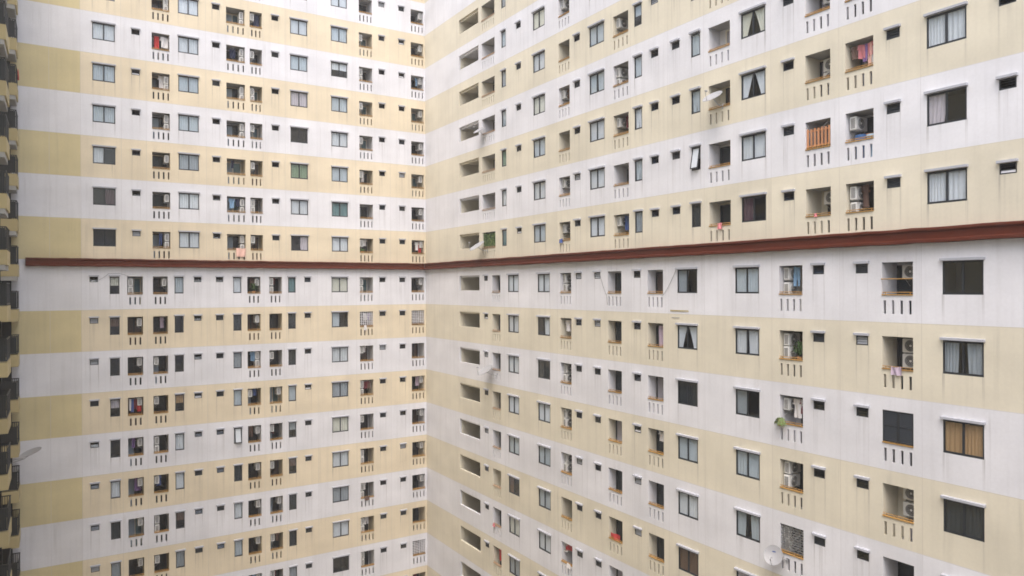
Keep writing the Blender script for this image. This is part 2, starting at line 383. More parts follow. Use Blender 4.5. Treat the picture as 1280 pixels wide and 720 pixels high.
def balcony_mesh(w, sec, name, u0, u1, h):
    mb = MB(); sg = w.sg; D = -rdepth(w.key, sec, name); z0, z1 = ZR[sec]['balcony']; wd = u1 - u0; fl = .06; a, b = 0, wd; m = M[h]
    P = lambda u, z, n=0: (u, sg * n, z)
    tk = -.07
    # jambs, ceiling, floor, back, inner parapet
    mb.quad([P(a, z0), P(a, z1), P(a, z1, tk), P(a, z0, tk)], m); mb.quad([P(b, z0), P(b, z1), P(b, z1, tk), P(b, z0, tk)], m)
    mb.quad([P(a, fl, tk), P(a, z1, tk), P(a, z1, D), P(a, fl, D)], m); mb.quad([P(b, fl, tk), P(b, z1, tk), P(b, z1, D), P(b, fl, D)], m)
    mb.quad([P(a, z1), P(b, z1), P(b, z1, D), P(a, z1, D)], M['slab']); mb.quad([P(a, fl, tk), P(b, fl, tk), P(b, fl, D), P(a, fl, D)], M['slab'])
    mb.quad([P(a, fl, D), P(b, fl, D), P(b, z1, D), P(a, z1, D)], m)
    mb.quad([P(a, z0), P(b, z0), P(b, z0, tk), P(a, z0, tk)], m)
    rects = [(p - u0, q - u0, r, s_) for p, q, r, s_ in slot_rects(w.key, sec, name, u0, u1)]
    us = sorted({0, wd} | {x for r in rects for x in r[:2]}); zs = [fl, rects[0][2], rects[0][3], z0]
    for p, q in zip(us, us[1:]):
        if q - p < 1e-5 or q > wd + 1e-6 or p < -1e-6: continue
        for r, s_ in zip(zs, zs[1:]):
            if any(x[0] < (p + q) / 2 < x[1] and x[2] < (r + s_) / 2 < x[3] for x in rects): continue
            mb.quad([P(p, r, tk), P(q, r, tk), P(q, s_, tk), P(p, s_, tk)], m)
    for p, q, r, s_ in rects:
        for e in ([P(p, r), P(p, s_), P(p, s_, tk), P(p, r, tk)], [P(q, r), P(q, s_), P(q, s_, tk), P(q, r, tk)], [P(p, r), P(q, r), P(q, r, tk), P(p, r, tk)], [P(p, s_), P(q, s_), P(q, s_, tk), P(p, s_, tk)]): mb.quad(e, m)
    return mb.mesh('balcony')
def door_mesh(w, sec, wd, st, dep):
    """sliding door (or door beside a window) in the balcony's rear wall"""
    mb = MB(); sg = w.sg; D = -dep; zt = ZR[sec]['balcony'][1] - .10; zb = .07
    def bar(a, b, c, d, n0, n1, m): mb.box(a, b, *sorted((sg * (D + n0), sg * (D + n1))), c, d, m)
    lo, hi = (wd * .30, wd - .06) if st in (1, 3) else (.02, wd - .02)
    if w.key == 'L': lo, hi = (.02, wd - .02) if sec == 'D' and wd < 1 else (.10, wd * .78) if st == 1 else (.08, wd - .06)
    fm = M['frame'] if st != 3 else CURT['cream']
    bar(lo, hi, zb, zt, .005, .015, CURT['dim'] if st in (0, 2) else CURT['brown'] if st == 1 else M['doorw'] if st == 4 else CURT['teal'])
    bar(lo, lo + .06, zb, zt, .015, .07, fm); bar(hi - .06, hi, zb, zt, .015, .07, fm); bar(lo + .06, hi - .06, zt - .06, zt, .015, .07, fm)
    mid = (lo + hi) / 2; bar(mid - .03, mid + .03, zb, zt - .06, .015, .065, fm)
    if st in (2, 3):     # one leaf shows a pale curtain through the glass
        e0, e1 = (mid + .03, hi - .06) if w.key == 'L' else (lo + .06, mid - .03)
        bar(e0, e1, zb, zt - .06, .016, .022, CURT['bluegrey'] if w.key == 'L' else CURT['pinkgrey'])
    mb.quad([(lo + .06, sg * (D + .04), zb), (hi - .06, sg * (D + .04), zb), (hi - .06, sg * (D + .04), zt - .06), (lo + .06, sg * (D + .04), zt - .06)], M['doorglass'])
    return mb.mesh('door')
def rail_mesh(w, wd, mat):
    mb = MB(); sg = w.sg
    mb.box(-.0, wd, *sorted((sg * -.10, sg * .035)), .004, .045, mat)
    mb.tube([(0, sg * -.04, .115), (wd, sg * -.04, .115)], .016, mat, 6)
    for x in (.12, wd - .12): mb.box(x - .012, x + .012, *sorted((sg * -.05, sg * -.03)), .04, .11, mat)
    return mb.mesh('handrail')
def corridor_mesh(w, sec, u0, u1, h):
    mb = MB(); sg = w.sg; z0, z1 = ZR[sec]['corridor']; a, b, D = 0, u1 - u0, -3.6; m = M[h]; fl = .06
    P = lambda u, z, n=0: (u, sg * n, z)
    for u in (a, b): mb.quad([P(u, z0), P(u, z1), P(u, z1, -.15), P(u, z0, -.15)], m); mb.quad([P(u, fl, -.15), P(u, z1, -.15), P(u, z1, D), P(u, fl, D)], M['yellow'])
    mb.quad([P(a, z1), P(b, z1), P(b, z1, D), P(a, z1, D)], M[h]); mb.quad([P(a, fl, -.15), P(b, fl, -.15), P(b, fl, D), P(a, fl, D)], M['slab'])
    mb.quad([P(a, fl, D), P(b, fl, D), P(b, z1, D), P(a, z1, D)], M['doorw']); mb.quad([P(a, z0), P(b, z0), P(b, z0, -.15), P(a, z0, -.15)], m); mb.quad([P(a, fl, -.15), P(b, fl, -.15), P(b, z0, -.15), P(a, z0, -.15)], m)
    # a beam across the ceiling
    mb.box(a + .01, b - .01, *sorted((sg * -.16, sg * -.32)), z1 - .14, z1 - .004, m)
    return mb.mesh('corridor_opening')

# what each window shows: style letters per storey from the ledge outwards
STY = {
 ('R', 'U', 'T'): ['full pale', 'low pinkgrey', 'full pale', 'gap pale'], ('R', 'D', 'r'): ['none', 'gap grey', 'full tan', 'full dim', 'full pale'],
 ('R', 'U', 'O'): ['low purple', 'full pale', 'parted pale', 'parted cream', 'none'], ('R', 'D', 'm'): ['full bluegrey', 'gap pale', 'low grey', 'full bluegrey', 'gap bluegrey', 'low pinkgrey'],
 ('R', 'D', 'l'): ['low grey', 'parted pale', 'full dim', 'full bluegrey', 'full pale', 'full brown', 'full grey'],
 ('R', 'U', 'M'): ['full dim', 'short pale', 'full bluegrey', 'full bluegrey', 'full grey', 'full pale'], ('R', 'U', 'H'): ['full pale', 'full pale', 'full pale', 'gap bluegrey', 'full bluegrey', 'low grey', 'full grey'],
 ('R', 'U', 'E'): ['full bluegrey', 'full pale', 'full bluegrey', 'full cream', 'full pale', 'full cream', 'full grey', 'full pale'],
 ('R', 'U', 'J'): ['full grey', 'full bluegrey', 'full pale', 'full bluegrey', 'short bluegrey', 'full pale', 'full pale'],
 ('R', 'U', 'C'): ['full teal', 'full pale', 'full green', 'full bluegrey', 'full grey', 'full bluegrey', 'full grey', 'full pale'],
 ('R', 'D', 'd'): ['full pale', 'full pale', 'full pale', 'full pale', 'full bluegrey', 'low brown', 'full cream', 'full grey', 'full pale'],
 ('R', 'D', 'e'): ['full pale', 'high pale', 'full dim', 'full pale', 'full bluegrey', 'full bluegrey', 'full pale', 'none'],
 ('L', 'U', 'a'): ['none', 'low purple', 'high pale', 'full bluegrey', 'full bluegrey', 'full pale', 'full pale'], ('L', 'U', 'd'): ['full pale', 'full pale', 'full grey', 'full bluegrey', 'full bluegrey', 'full pale', 'full pale'],
 ('L', 'U', 'i'): ['low pinkgrey', 'full pale', 'full green', 'none', 'full pinkgrey', 'full bluegrey', 'full pale', 'full pale'], ('L', 'U', 'j'): ['full pale', 'full teal', 'full bluegrey', 'full pale', 'full bluegrey', 'short pale', 'full bluegrey', 'full pale'],
 ('L', 'D', 'm'): ['full cream', 'high bluegrey', 'full pale', 'full grey', 'full cream', 'full pale', 'full grey', 'full pale', 'none'],
 ('L', 'D', 'b'): ['short cream', 'short brown', 'none', 'short pinkgrey', 'none', 'hourglass pale', 'full dim', 'full grey'], ('L', 'D', 'e'): ['full bluegrey', 'none', 'none', 'short tan', 'hourglass pale', 'full pale', 'short brown', 'full grey'],
 ('L', 'D', 'h'): ['full pale', 'full dim', 'full grey', 'full bluegrey', 'full pale', 'full dim', 'full pale', 'full bluegrey'], ('L', 'D', 'k'): ['full teal', 'full dim', 'full dim', 'full bluegrey', 'short grey', 'short brown', 'full dim', 'full dim', 'full grey'],
}
OPEN = {('R', 'U', 'M', 1), ('L', 'D', 'h', 4)}
ORD = ['first', 'second', 'third', 'fourth', 'fifth', 'sixth', 'seventh', 'eighth', 'ninth', 'tenth', 'eleventh', 'twelfth']
def where(w, sec, k, name):
    bs = sorted(c[2] for c in COLS[(w.key, sec)] if c[1] == B); u0 = [c[2] for c in COLS[(w.key, sec)] if c[0] == name][0]
    return 'balcony %s from inner corner, %s floor %s red ledge, %s wing' % (ORD[bs.index(u0)], ORD[k], 'above' if sec == 'U' else 'below', 'left' if w.key == 'L' else 'right')
BAL = {}
SHUT = {('R', 'D', 'q', 2)}; GRILLE = {('L', 'D', 'n', 1), ('L', 'D', 'q', 1), ('R', 'D', 'n', 4), ('L', 'D', 'q', 8)}
def grille_mesh(w, wd, ht, brick):
    mb = MB(); sg = w.sg; n0, n1 = sorted((sg * -.075, sg * -.055)); m = M['steel'] if brick else CURT['pale']; t = .015
    rows = 10 if brick else 8
    for i in range(rows + 1): z = ht * i / rows; mb.box(0, wd, n0, n1, max(0, z - t), min(ht, z + t), m)
    if brick:
        for r in range(rows):
            for c in range(6):
                x = wd * (c + (.5 if r % 2 else 0)) / 5.5
                if x < wd: mb.box(max(0, x - t), min(wd, x + t), n0 + .003, n1 - .003, ht * r / rows + t, ht * (r + 1) / rows - t, m)
    else:
        for c in range(8): x = wd * c / 7; mb.box(max(0, x - t), min(wd, x + t), n0 + .003, n1 - .003, .02, ht - .02, m)
    return mb.mesh('grille')
def shutter_mesh(w, wd, ht):
    mb = MB(); sg = w.sg
    def bar(a, b, c, d, n0=-.07, n1=-.02, X=None): mb.box(a, b, *sorted((sg * n0, sg * n1)), c, d, M['frame'], X)
    for x in (0, wd / 2 - .05, wd / 2 + .01, wd - .05): bar(x, x + .05, 0, ht)
    for a, b in ((.05, wd / 2 - .05), (wd / 2 + .06, wd - .05)):
        bar(a, b, 0, .05); bar(a, b, ht - .05, ht); bar(a, b, ht * .5 - .025, ht * .5 + .025)
        for i in range(16):
            z = .08 + (ht - .16) * i / 15; X = Matrix.Translation((0, sg * -.045, z)) @ Matrix.Rotation(sg * R(35), 4, 'X')
            mb.box(a, b, -.006, .006, -.035, .035, M['frame'], X)
    return mb.mesh('shutter')
idx = 0
for (w, sec, k, zb, zt, name, typ, u0, u1) in CELLS:
    idx += 1; root = wing[w.key]; wd = u1 - u0; z0, z1 = ZR[sec][typ]; ht = z1 - z0; h = hue2(w, sec, k); key = (w.key, round(wd, 3), sec)
    near = w.key == 'R' and u0 > 20
    if typ == W:
        f = link('window', cached(('wf',) + key, lambda: frame_mesh(w, wd, ht)), root, (u0, 0, zb + z0))
        p = link('pane', cached(('wp',) + key, lambda: pane_mesh(w, wd, ht)), f)
        link('hood', cached(('wh', near) + key, lambda: hood_mesh(w, wd, near)), f, (0, 0, ht + .012))
        if (w.key, sec, name, k) in OPEN:
            p.rotation_euler = (0, 0, 0)
            mb = MB(); sg = w.sg; X = Matrix.Translation((0, sg * -.02, ht - .05)) @ Matrix.Rotation(sg * R(10), 4, 'X')
            n_ = ht - .1
            for bx in ((.05, .10, -n_, 0), (wd - .10, wd - .05, -n_, 0), (.10, wd - .10, -n_, -n_ + .05), (.10, wd - .10, -.05, 0)): mb.box(bx[0], bx[1], -.018, .018, bx[2], bx[3], M['frame'], X)
            mb.box(.10, wd - .10, -.004, .004, -n_ + .05, -.05, CURT['bluegrey'], X)
            link('open_sash', mb.mesh('open_sash'), f)
        lst = STY.get((w.key, sec, name)); s_ = lst[k] if lst and k < len(lst) else rnd.choice(['full pale', 'full bluegrey', 'gap grey', 'none', 'full pale', 'full cream'])
        if s_ != 'none':
            st, cn = s_.split(); sd = rnd.randrange(4)
            c = link('curtain', cached(('c', st, cn, sd) + key, lambda: curtain_mesh(w, wd, ht, st, CURT[cn], sd)), f)
            if cn in ('tan', 'purple', 'green', 'brown'): c['label'] = {'tan': 'tan brown curtain', 'purple': 'dark purple curtain', 'green': 'green curtain', 'brown': 'brown curtain'}[cn]
    elif typ == V:
        st = rnd.choices([0, 1, 2, 3], [5, 1.5, 1.2, 3])[0]
        f = link('vent_window', cached(('v', st) + key, lambda: vent_mesh(w, wd, ht, st)), root, (u0, 0, zb + z0))
        link('hood', cached(('vh', near) + key, lambda: hood_mesh(w, wd, near)), f, (0, 0, ht + .012))
    elif typ == A:
        link('corridor_opening', cached(('co', h) + key, lambda: corridor_mesh(w, sec, u0, u1, h)), root, (u0, 0, zb))
    else:
        b = link('balcony', cached(('b', name, h) + key, lambda: balcony_mesh(w, sec, name, u0, u1, h)), root, (u0, 0, zb))
        BAL[(w.key, sec, name, k)] = (u0, u1, zb, zb + z0, zb + z1, b)
        st = rnd.choices([0, 1, 2, 3, 4], [4, 1, 3, 2, 1] if sec == 'U' else [7, .6, 1.4, .8, 1.2])[0]
        link('door', cached(('d', st, rdepth(w.key, sec, name)) + key, lambda: door_mesh(w, sec, wd, st, rdepth(w.key, sec, name))), b)
        rm = 'rail2' if (w.key == 'R' and u0 < 18) else 'rail'
        link('handrail', cached(('r', rm) + key, lambda: rail_mesh(w, wd, M[rm])), b, (0, 0, z0))
        kk = (w.key, sec, name, k)
        if kk in GRILLE: link('grille', grille_mesh(w, wd, ht - .16, w.key == 'R'), b, (0, 0, z0 + .15))
        if kk in SHUT: link('shutter', shutter_mesh(w, wd, ht - .07), b, (0, 0, z0 + .068))

# ------------------------------------------------------------------ air conditioners
def ac_meshes():
    mb = MB(); x, y, z = .28, .76, .53; c = .02
    # casing with bevelled edges, rear coil face
    mb.box(0, x, c, y - c, c, z - c, M['ac']); mb.box(c, x - c, 0, y, c + .001, z - c - .001, M['ac']); mb.box(c + .001, x - c - .001, c + .001, y - c - .001, 0, z, M['ac'])
    for i in range(9): mb.box(.05, x - .05, -.006, .0, .07 + i * .045, .07 + i * .045 + .022, M['acd']); mb.box(.05, x - .05, y, y + .006, .07 + i * .045, .07 + i * .045 + .022, M['acd'])
    case = mb.mesh('air_conditioner')
    mb = MB(); cy, cz, r = .32, .27, .215
    for i in range(20):
        a, b = 2 * math.pi * i / 20, 2 * math.pi * (i + 1) / 20
        q = lambda t, rr, xx: (x + xx, cy + rr * math.cos(t), cz + rr * math.sin(t))
        mb.quad([q(a, r, .012), q(b, r, .012), q(b, .05, .006), q(a, .05, .006)], M['acd']); mb.quad([q(a, r + .02, 0), q(b, r + .02, 0), q(b, r, .014), q(a, r, .014)], M['ac'])
        mb.quad([q(a, .05, .012), q(b, .05, .012), (x + .016, cy, cz)], M['ac'])
    for rr in (.10, .15, .19): mb.tube([(x + .016, cy + rr * math.cos(2 * math.pi * i / 16), cz + rr * math.sin(2 * math.pi * i / 16)) for i in range(17)], .005, M['ac'], 4, False)
    fan = mb.mesh('fan_grille')
    mb = MB()
    for yy in (.12, .62): mb.box(-.06, x + .05, yy, yy + .03, -.03, -.002, M['steel']); mb.tube([(-.05, yy + .015, -.28), (x, yy + .015, -.015)], .012, M['steel'], 4)
    mb.box(-.065, -.045, .10, .67, -.04, -.005, M['steel'])
    return case, fan, mb.mesh('bracket')
AC_CASE, AC_FAN, AC_BR = ac_meshes()
AC_PROTO = None
def add_ac(w, k4, side, slot, dbl):
    global AC_PROTO
    if k4 not in BAL: return
    u0, u1, zb, zr, zt, b = BAL[k4]
    if AC_PROTO is None:
        o = bpy.data.objects.new('air_conditioner', AC_CASE); f = bpy.data.objects.new('fan_grille', AC_FAN); br = bpy.data.objects.new('bracket', AC_BR)
        f.parent = o; br.parent = o; AC_PROTO = (o, [f, br])
        src = AC_PROTO; new = (o, [f, br])
    else:
        o = AC_PROTO[0].copy(); ch = []
        for c in AC_PROTO[1]:
            d = c.copy(); d.parent = o; ch.append(d)
        new = (o, ch)
    C.objects.link(new[0])
    for c in new[1]: C.objects.link(c)
    zz = (zt - .64 if slot == 1 else zt - 1.24) + rnd.uniform(-.03, .03)
    sg = w.sg; j = rnd.uniform(-.03, .03)
    # local frame of the wing: x = u, y = sg*n. fan looks along its own +x
    if side == 'l':    loc, rz = (u0 + .07, -.95 + j if sg > 0 else .18 - j), 0
    elif w.key == 'L': loc, rz = (u1 - .07, -.17 + j), math.pi
    else:              loc, rz = (u1 - .80 + .76 - .0, .62), -math.pi / 2   # against the near jamb, fan to the front
    if w.key == 'R' and side == 'h': loc, rz = (u1 - .80, .975), -math.pi / 2
    o = new[0]; o.rotation_euler = (0, 0, w.ang + rz)
    o.location = Vector((CX, CY, zz)) + w.d * loc[0] + Vector((-w.d.y, w.d.x, 0)) * loc[1]
    o['category'] = 'air conditioner'; o['group'] = 'air conditioners on the balconies'
    o['label'] = ('upper ' if dbl and slot == 1 else 'lower ' if dbl else '') + 'white air conditioner, ' + where(w, k4[1], k4[3], k4[2])
ACP = {
 ('R', 'U', 'B'): '..hh....h', ('R', 'U', 'F'): 'll.l.l..l', ('R', 'U', 'I'): 'lhlLl.l', ('R', 'U', 'Q'): 'h.Hh', ('R', 'U', 'R'): 'Ll.L', ('R', 'U', 'N'): '....',
 ('R', 'D', 'c'): '.........', ('R', 'D', 'f'): 'L.LLLhl', ('R', 'D', 'i'): '......', ('R', 'D', 'k'): '......', ('R', 'D', 'n'): 'LLlLLL', ('R', 'D', 'q'): 'hH.H.',
 ('L', 'U', 'c'): 'LllLL.LL', ('L', 'U', 'f'): 'LL.LLLLL', ('L', 'U', 'g'): 'hHhhHhh', ('L', 'U', 'k'): 'h.hhhHh.', ('L', 'U', 'n'): 'llllllll',
 ('L', 'D', 'c'): 'Hlllllll', ('L', 'D', 'd'): 'l.hhHhHhh', ('L', 'D', 'i'): 'llLhlllll', ('L', 'D', 'j'): 'H.hlhhlhh', ('L', 'D', 'n'): 'H.hHhHHHH', ('L', 'D', 'q'): 'l..llll..'}
for (wk, sec, name), pat in ACP.items():
    w = WL if wk == 'L' else WR
    for k, ch in enumerate(pat):
        if ch == '.': continue
        k4 = (wk, sec, name, k)
        add_ac(w, k4, ch.lower(), 1, ch.isupper())
        if ch.isupper(): add_ac(w, k4, ch.lower(), 0, True)

# ------------------------------------------------------------------ satellite dishes
def place(o, w, u, n, z, rz=0):
    o.location = w.world(u, n, z); o.rotation_euler = (0, 0, w.ang + rz); return o
def dish(w, u, n, z, rad, label, aim, tilt, mark=False, foot=(0, -.5)):
    """offset dish: bowl on a post that is bolted to the parapet; aim is world azimuth"""
    t = place(link('satellite_dish', None), w, u, n, z); t.rotation_euler = (0, 0, 0); tag(t, label, 'satellite dish', 'satellite dishes on the balconies')
    X = Matrix.Rotation(aim, 4, 'Z') @ Matrix.Rotation(-tilt, 4, 'X')      # bowl axis = local -y turned
    mb = MB(); rings, seg = 5, 28; dep = rad * .18
    def pt(i, k, off=0):
        r = rad * i / rings; a = 2 * math.pi * k / seg
        return X @ Vector((r * math.cos(a), -dep * (i / rings) ** 2 + off, r * 1.06 * math.sin(a)))
    for off in (0, .012):
        for i in range(rings):
            for k in range(seg): mb.quad([pt(i, k, off), pt(i, k + 1, off), pt(i + 1, k + 1, off), pt(i + 1, k, off)], M['dish'])
    for k in range(seg): mb.quad([pt(rings, k), pt(rings, k + 1), pt(rings, k + 1, .012), pt(rings, k, .012)], M['dish'])
    if mark:
        mk = [X @ Vector((rad * (.02 + .24 * math.cos(a)), -dep * .12 - .006, rad * (.42 + .09 * math.sin(a)))) for a in [2 * math.pi * q / 16 for q in range(16)]]
        mb.quad(mk, M['mark'])
    link('bowl', mb.mesh('bowl', True), t)
    mb = MB(); e = X @ Vector((0, -dep - rad * .95, -rad * .72)); s0 = X @ Vector((0, -dep, -rad * 1.05))
    mb.tube([s0, (s0 + e) / 2 + Vector((0, 0, -.03)), e], .014, M['steel'], 5); d2 = (X @ Vector((0, .45, .55))).normalized()
    mb.tube([e, e + d2 * .06, e + d2 * .13], [.03, .045, .05], M['dish'], 8)
    link('feed_arm', mb.mesh('feed_arm'), t)
    mb = MB(); bk = X @ Vector((0, .05, 0)); wallp = w.n * (-n - .0) + w.d * foot[0] + Vector((0, 0, foot[1]))
    mb.tube([X @ Vector((0, .012, 0)), bk, Vector((bk.x, bk.y, wallp.z + .1)) * .5 + wallp * .5, wallp], .022, M['steel'], 6)
    mb.tube([wallp - Vector((0, 0, .12)), wallp + Vector((0, 0, .12))], .03, M['steel'], 6)
    link('mount', mb.mesh('mount'), t); return t
az = lambda w, a: w.ang + a
zU = lambda k, f: ZU + k * H + f
zL = lambda k, f: ZD - k * H + f
dish(WR, 35.86, .45, zL(4, .94), .40, 'round white satellite dish with a small blue mark, beside the brick-patterned grille', R(-34), R(30), True, (.35, -.2))
dish(WR, 32.65, .55, zU(2, 1.28), .48, 'white satellite dish tilted up before an upper balcony, beside windows with parted curtains', R(-52), R(54), False, (.1, -.35))
dish(WR, 10.2, .4, zU(3, 1.13), .46, 'white satellite dish on the fourth balcony above the ledge, in the column nearest the corridors', R(-50), R(54), False, (.2, -.35))
dish(WR, 10.15, .6, zU(0, 1.0), .60, 'large white satellite dish just above the red ledge, before the green screened balcony', R(-60), R(55), False, (.45, -.3))
dish(WR, 11.25, .6, zL(2, .96), .58, 'white satellite dish below the ledge, beside the narrow balcony and a small vent', R(-60), R(56), False, (.6, -.3))

# ------------------------------------------------------------------ laundry, plants and clutter on the balconies
CL = {k: cloth('cloth_' + k, c) for k, c in dict(red=(.45, .04, .04), pink=(.62, .22, .24), white=(.72, .70, .70), blue=(.07, .12, .32), violet=(.22, .14, .33), navy=(.03, .04, .09), lilac=(.42, .34, .42), peach=(.72, .46, .38),
      maroon=(.16, .03, .04), green=(.05, .16, .06), skyblue=(.25, .42, .62), brown=(.16, .10, .08)).items()}
def garment(kind, col, w, u, n, z, label, wd=.45, ht=.6, turn=0.0, group='laundry on the balconies', name=None):
    """hanging cloth with body: z is its top edge"""
    shp = {'shirt': [(-.5, 0), (-.14, .0), (0, -.05), (.14, 0), (.5, 0), (.62, -.32), (.44, -.38), (.38, -.22), (.38, -1), (-.38, -1), (-.38, -.22), (-.44, -.38), (-.62, -.32)],
           'trousers': [(-.4, 0), (.4, 0), (.46, -1), (.1, -1), (0, -.35), (-.1, -1), (-.46, -1)], 'towel': [(-.5, 0), (.5, 0), (.5, -1), (-.5, -1)]}[kind]
    rr = random.Random(hash(label) & 0xffff if False else sum(map(ord, label)))
    mb = MB(); N = 12; ph = rr.uniform(0, 6)
    def inside(x, y):
        c = False; j = len(shp) - 1
        for i in range(len(shp)):
            (xi, yi), (xj, yj) = shp[i], shp[j]
            if (yi > y) != (yj > y) and x < (xj - xi) * (y - yi) / (yj - yi) + xi: c = not c
            j = i
        return c
    xs = [-.65 + 1.3 * i / N for i in range(N + 1)]; ys = [-i / N for i in range(N + 1)]
    f = lambda x, y, o: (x * wd * (1 - .06 * y * math.sin(ph)), o + .03 * math.sin(9 * x + ph + 2 * y) * (.3 - y), y * ht + .02 * math.sin(6 * x + ph) * (1 + y))
    for i in range(N):
        for j in range(N):
            if not inside((xs[i] + xs[i + 1]) / 2, (ys[j] + ys[j + 1]) / 2): continue
            g = [(xs[i], ys[j]), (xs[i + 1], ys[j]), (xs[i + 1], ys[j + 1]), (xs[i], ys[j + 1])]
            mb.quad([f(a, b, .008) for a, b in g], CL[col]); mb.quad([f(a, b, -.008) for a, b in g[::-1]], CL[col])
            for e, (di, dj) in enumerate(((0, -1), (1, 0), (0, 1), (-1, 0))):
                ii, jj = i + di, j + dj
                if 0 <= ii < N and 0 <= jj < N and inside((xs[ii] + xs[ii + 1]) / 2, (ys[jj] + ys[jj + 1]) / 2): continue
                a, b = g[e], g[(e + 1) % 4]
                mb.quad([f(*a, .008), f(*b, .008), f(*b, -.008), f(*a, -.008)], CL[col])
    o = link(name or {'shirt': 'hanging_shirt', 'trousers': 'hanging_trousers', 'towel': 'hanging_towel'}[kind], mb.mesh('cloth', True))
    place(o, w, u, n, z, turn); tag(o, label, {'shirt': 'shirt', 'trousers': 'trousers', 'towel': 'towel'}[kind], group); return o
def pole(k4, label):
    w = WL if k4[0] == 'L' else WR; u0, u1, zb, zr, zt, b = BAL[k4]; mb = MB(); mb.tube([(u0 + .0, 0, 0), (u1 - .0, 0, 0)], .012, M['steel'], 6)
    o = link('clothes_pole', mb.mesh('clothes_pole')); o.data.transform(Matrix.Translation((-u0, 0, 0))); place(o, w, u0, -.3, zt - .13); tag(o, label, 'clothes pole', 'laundry poles')
def wash(k4, items, what, n0=-.3):
    if k4 not in BAL: return
    w = WL if k4[0] == 'L' else WR; u0, u1, zb, zr, zt, b = BAL[k4]; wd = u1 - u0
    pole(k4, 'grey clothes pole carrying ' + what)
    for kind, col, f, gw, gh, lab in items: garment(kind, col, w, u0 + wd * (f if w.key == 'R' else 1 - f), n0 + rnd.uniform(-.02, .02), zt - .14, lab, gw, gh, rnd.uniform(-.35, .35))
wash(('R', 'U', 'R', 2), [('shirt', 'pink', .45, .3, .55, 'pink shirt hanging in the middle of the colourful crowded laundry balcony'), ('towel', 'violet', .56, .2, .7, 'violet cloth between the two pink shirts on the crowded laundry balcony'),
     ('shirt', 'pink', .70, .34, .5, 'pink top beside the long white towel on the crowded laundry balcony'), ('towel', 'peach', .72, .18, .95, 'long peach cloth hanging below the pink top on the crowded laundry balcony'),
     ('towel', 'white', .88, .26, .95, 'long white towel at the end of the crowded laundry pole'), ('shirt', 'brown', .2, .3, .5, 'brown shirt hanging at the dim end of the crowded laundry pole')], 'pink and violet laundry')
wash(('L', 'U', 'c', 5), [('shirt', 'white', .75, .5, .75, 'white shirt hanging over the wet red cloth balcony near the plain strip'), ('towel', 'red', .3, .3, 1.1, 'red cloth hanging beside a white shirt, near the plain strip')], 'a red cloth and white shirt')
wash(('L', 'U', 'f', 1), [('shirt', 'skyblue', .3, .4, .7, 'light blue shirt in the wide balcony one floor above the peach towel'), ('shirt', 'navy', .62, .3, .55, 'dark shirt hanging beside the light blue shirt')], 'a light blue shirt')
wash(('L', 'D', 'c', 3), [('towel', 'blue', .3, .18, .9, 'blue towel hanging among the crowded wash near the plain strip'), ('shirt', 'maroon', .5, .3, .7, 'maroon shirt hanging between a blue towel and a red skirt'), ('towel', 'red', .75, .22, .9, 'red skirt hanging at the end of the pole with the blue towel'), ('towel', 'white', .18, .14, .8, 'narrow white towel beside the blue towel')], 'a blue towel and a red skirt')
wash(('R', 'D', 'f', 1), [('shirt', 'white', .35, .4, .7, 'white shirt in the single wash balcony second below the ledge'), ('shirt', 'lilac', .7, .35, .7, 'lilac grey shirt hanging beside a white shirt')], 'white and lilac shirts')
wash(('R', 'D', 'k', 3), [('shirt', 'white', .62, .4, .5, 'white shirt blowing in a dark doorway balcony')], 'one white shirt')
wash(('R', 'D', 'k', 1), [('towel', 'lilac', .68, .4, 1.1, 'lilac curtain-like cloth hung across a dark balcony doorway')], 'a lilac cloth')
wash(('R', 'D', 'n', 2), [('shirt', 'white', .62, .45, .8, 'white shirt hanging behind the trailing fern'), ('shirt', 'maroon', .86, .28, .6, 'dark maroon top hanging beside a white shirt above the fern')], 'a white shirt above the fern')
wash(('R', 'D', 'c', 7), [('shirt', 'red', .45, .5, .85, 'red shirt in the narrow balcony next to the corridors, near the bottom')], 'one red shirt')
wash(('R', 'D', 'f', 6), [('towel', 'red', .5, .6, .35, 'short red cloth above an air conditioner, near the bottom')], 'a short red cloth')
wash(('L', 'D', 'n', 3), [('shirt', 'maroon', .5, .5, .6, 'maroon shirt in the fourth balcony below the ledge'), ('shirt', 'brown', .75, .3, .6, 'brown shirt beside a maroon shirt')], 'maroon and brown shirts')
wash(('L', 'D', 'n', 1), [('shirt', 'white', .5, .4, .6, 'white shirt behind a white metal grille'), ('shirt', 'violet', .75, .3, .6, 'violet shirt behind a white metal grille')], 'laundry behind a white grille')
wash(('L', 'U', 'n', 0), [('towel', 'red', .75, .25, .9, 'red cloth by the inner corner just above the ledge'), ('shirt', 'white', .5, .3, .7, 'white shirt by the inner corner just above the ledge')], 'laundry by the inner corner')
def on_rail(k4, f, col, wd, ht, label):
    if k4 not in BAL: return
    w = WL if k4[0] == 'L' else WR; u0, u1, zb, zr, zt, b = BAL[k4]
    garment('towel', col, w, u0 + (u1 - u0) * f, .085, zr + .12, label, wd, ht, 0)
on_rail(('R', 'D', 'q', 1), .5, 'lilac', .36, .30, 'small lilac cloth draped over the yellow rail')
on_rail(('R', 'U', 'N', 0), .55, 'pink', .25, .28, 'small pink cloth draped over a rail just above the red ledge')
on_rail(('R', 'U', 'F', 0), .25, 'blue', .34, .24, 'small blue cloth draped over a rail just above the red ledge')
on_rail(('L', 'U', 'f', 0), .28, 'peach', .62, .62, 'square peach towel draped over the parapet just above the red ledge')
b = BAL[('R', 'D', 'i', 5)]; garment('towel', 'red', WR, b[0] + .5, -.06, b[3] + .36, 'wide dark red cloth hung just inside a balcony rail', .75, .34, 0)
on_rail(('R', 'U', 'Q', 0), .45, 'pink', .1, .14, 'tiny pink rag tied to a rail just above the red ledge')
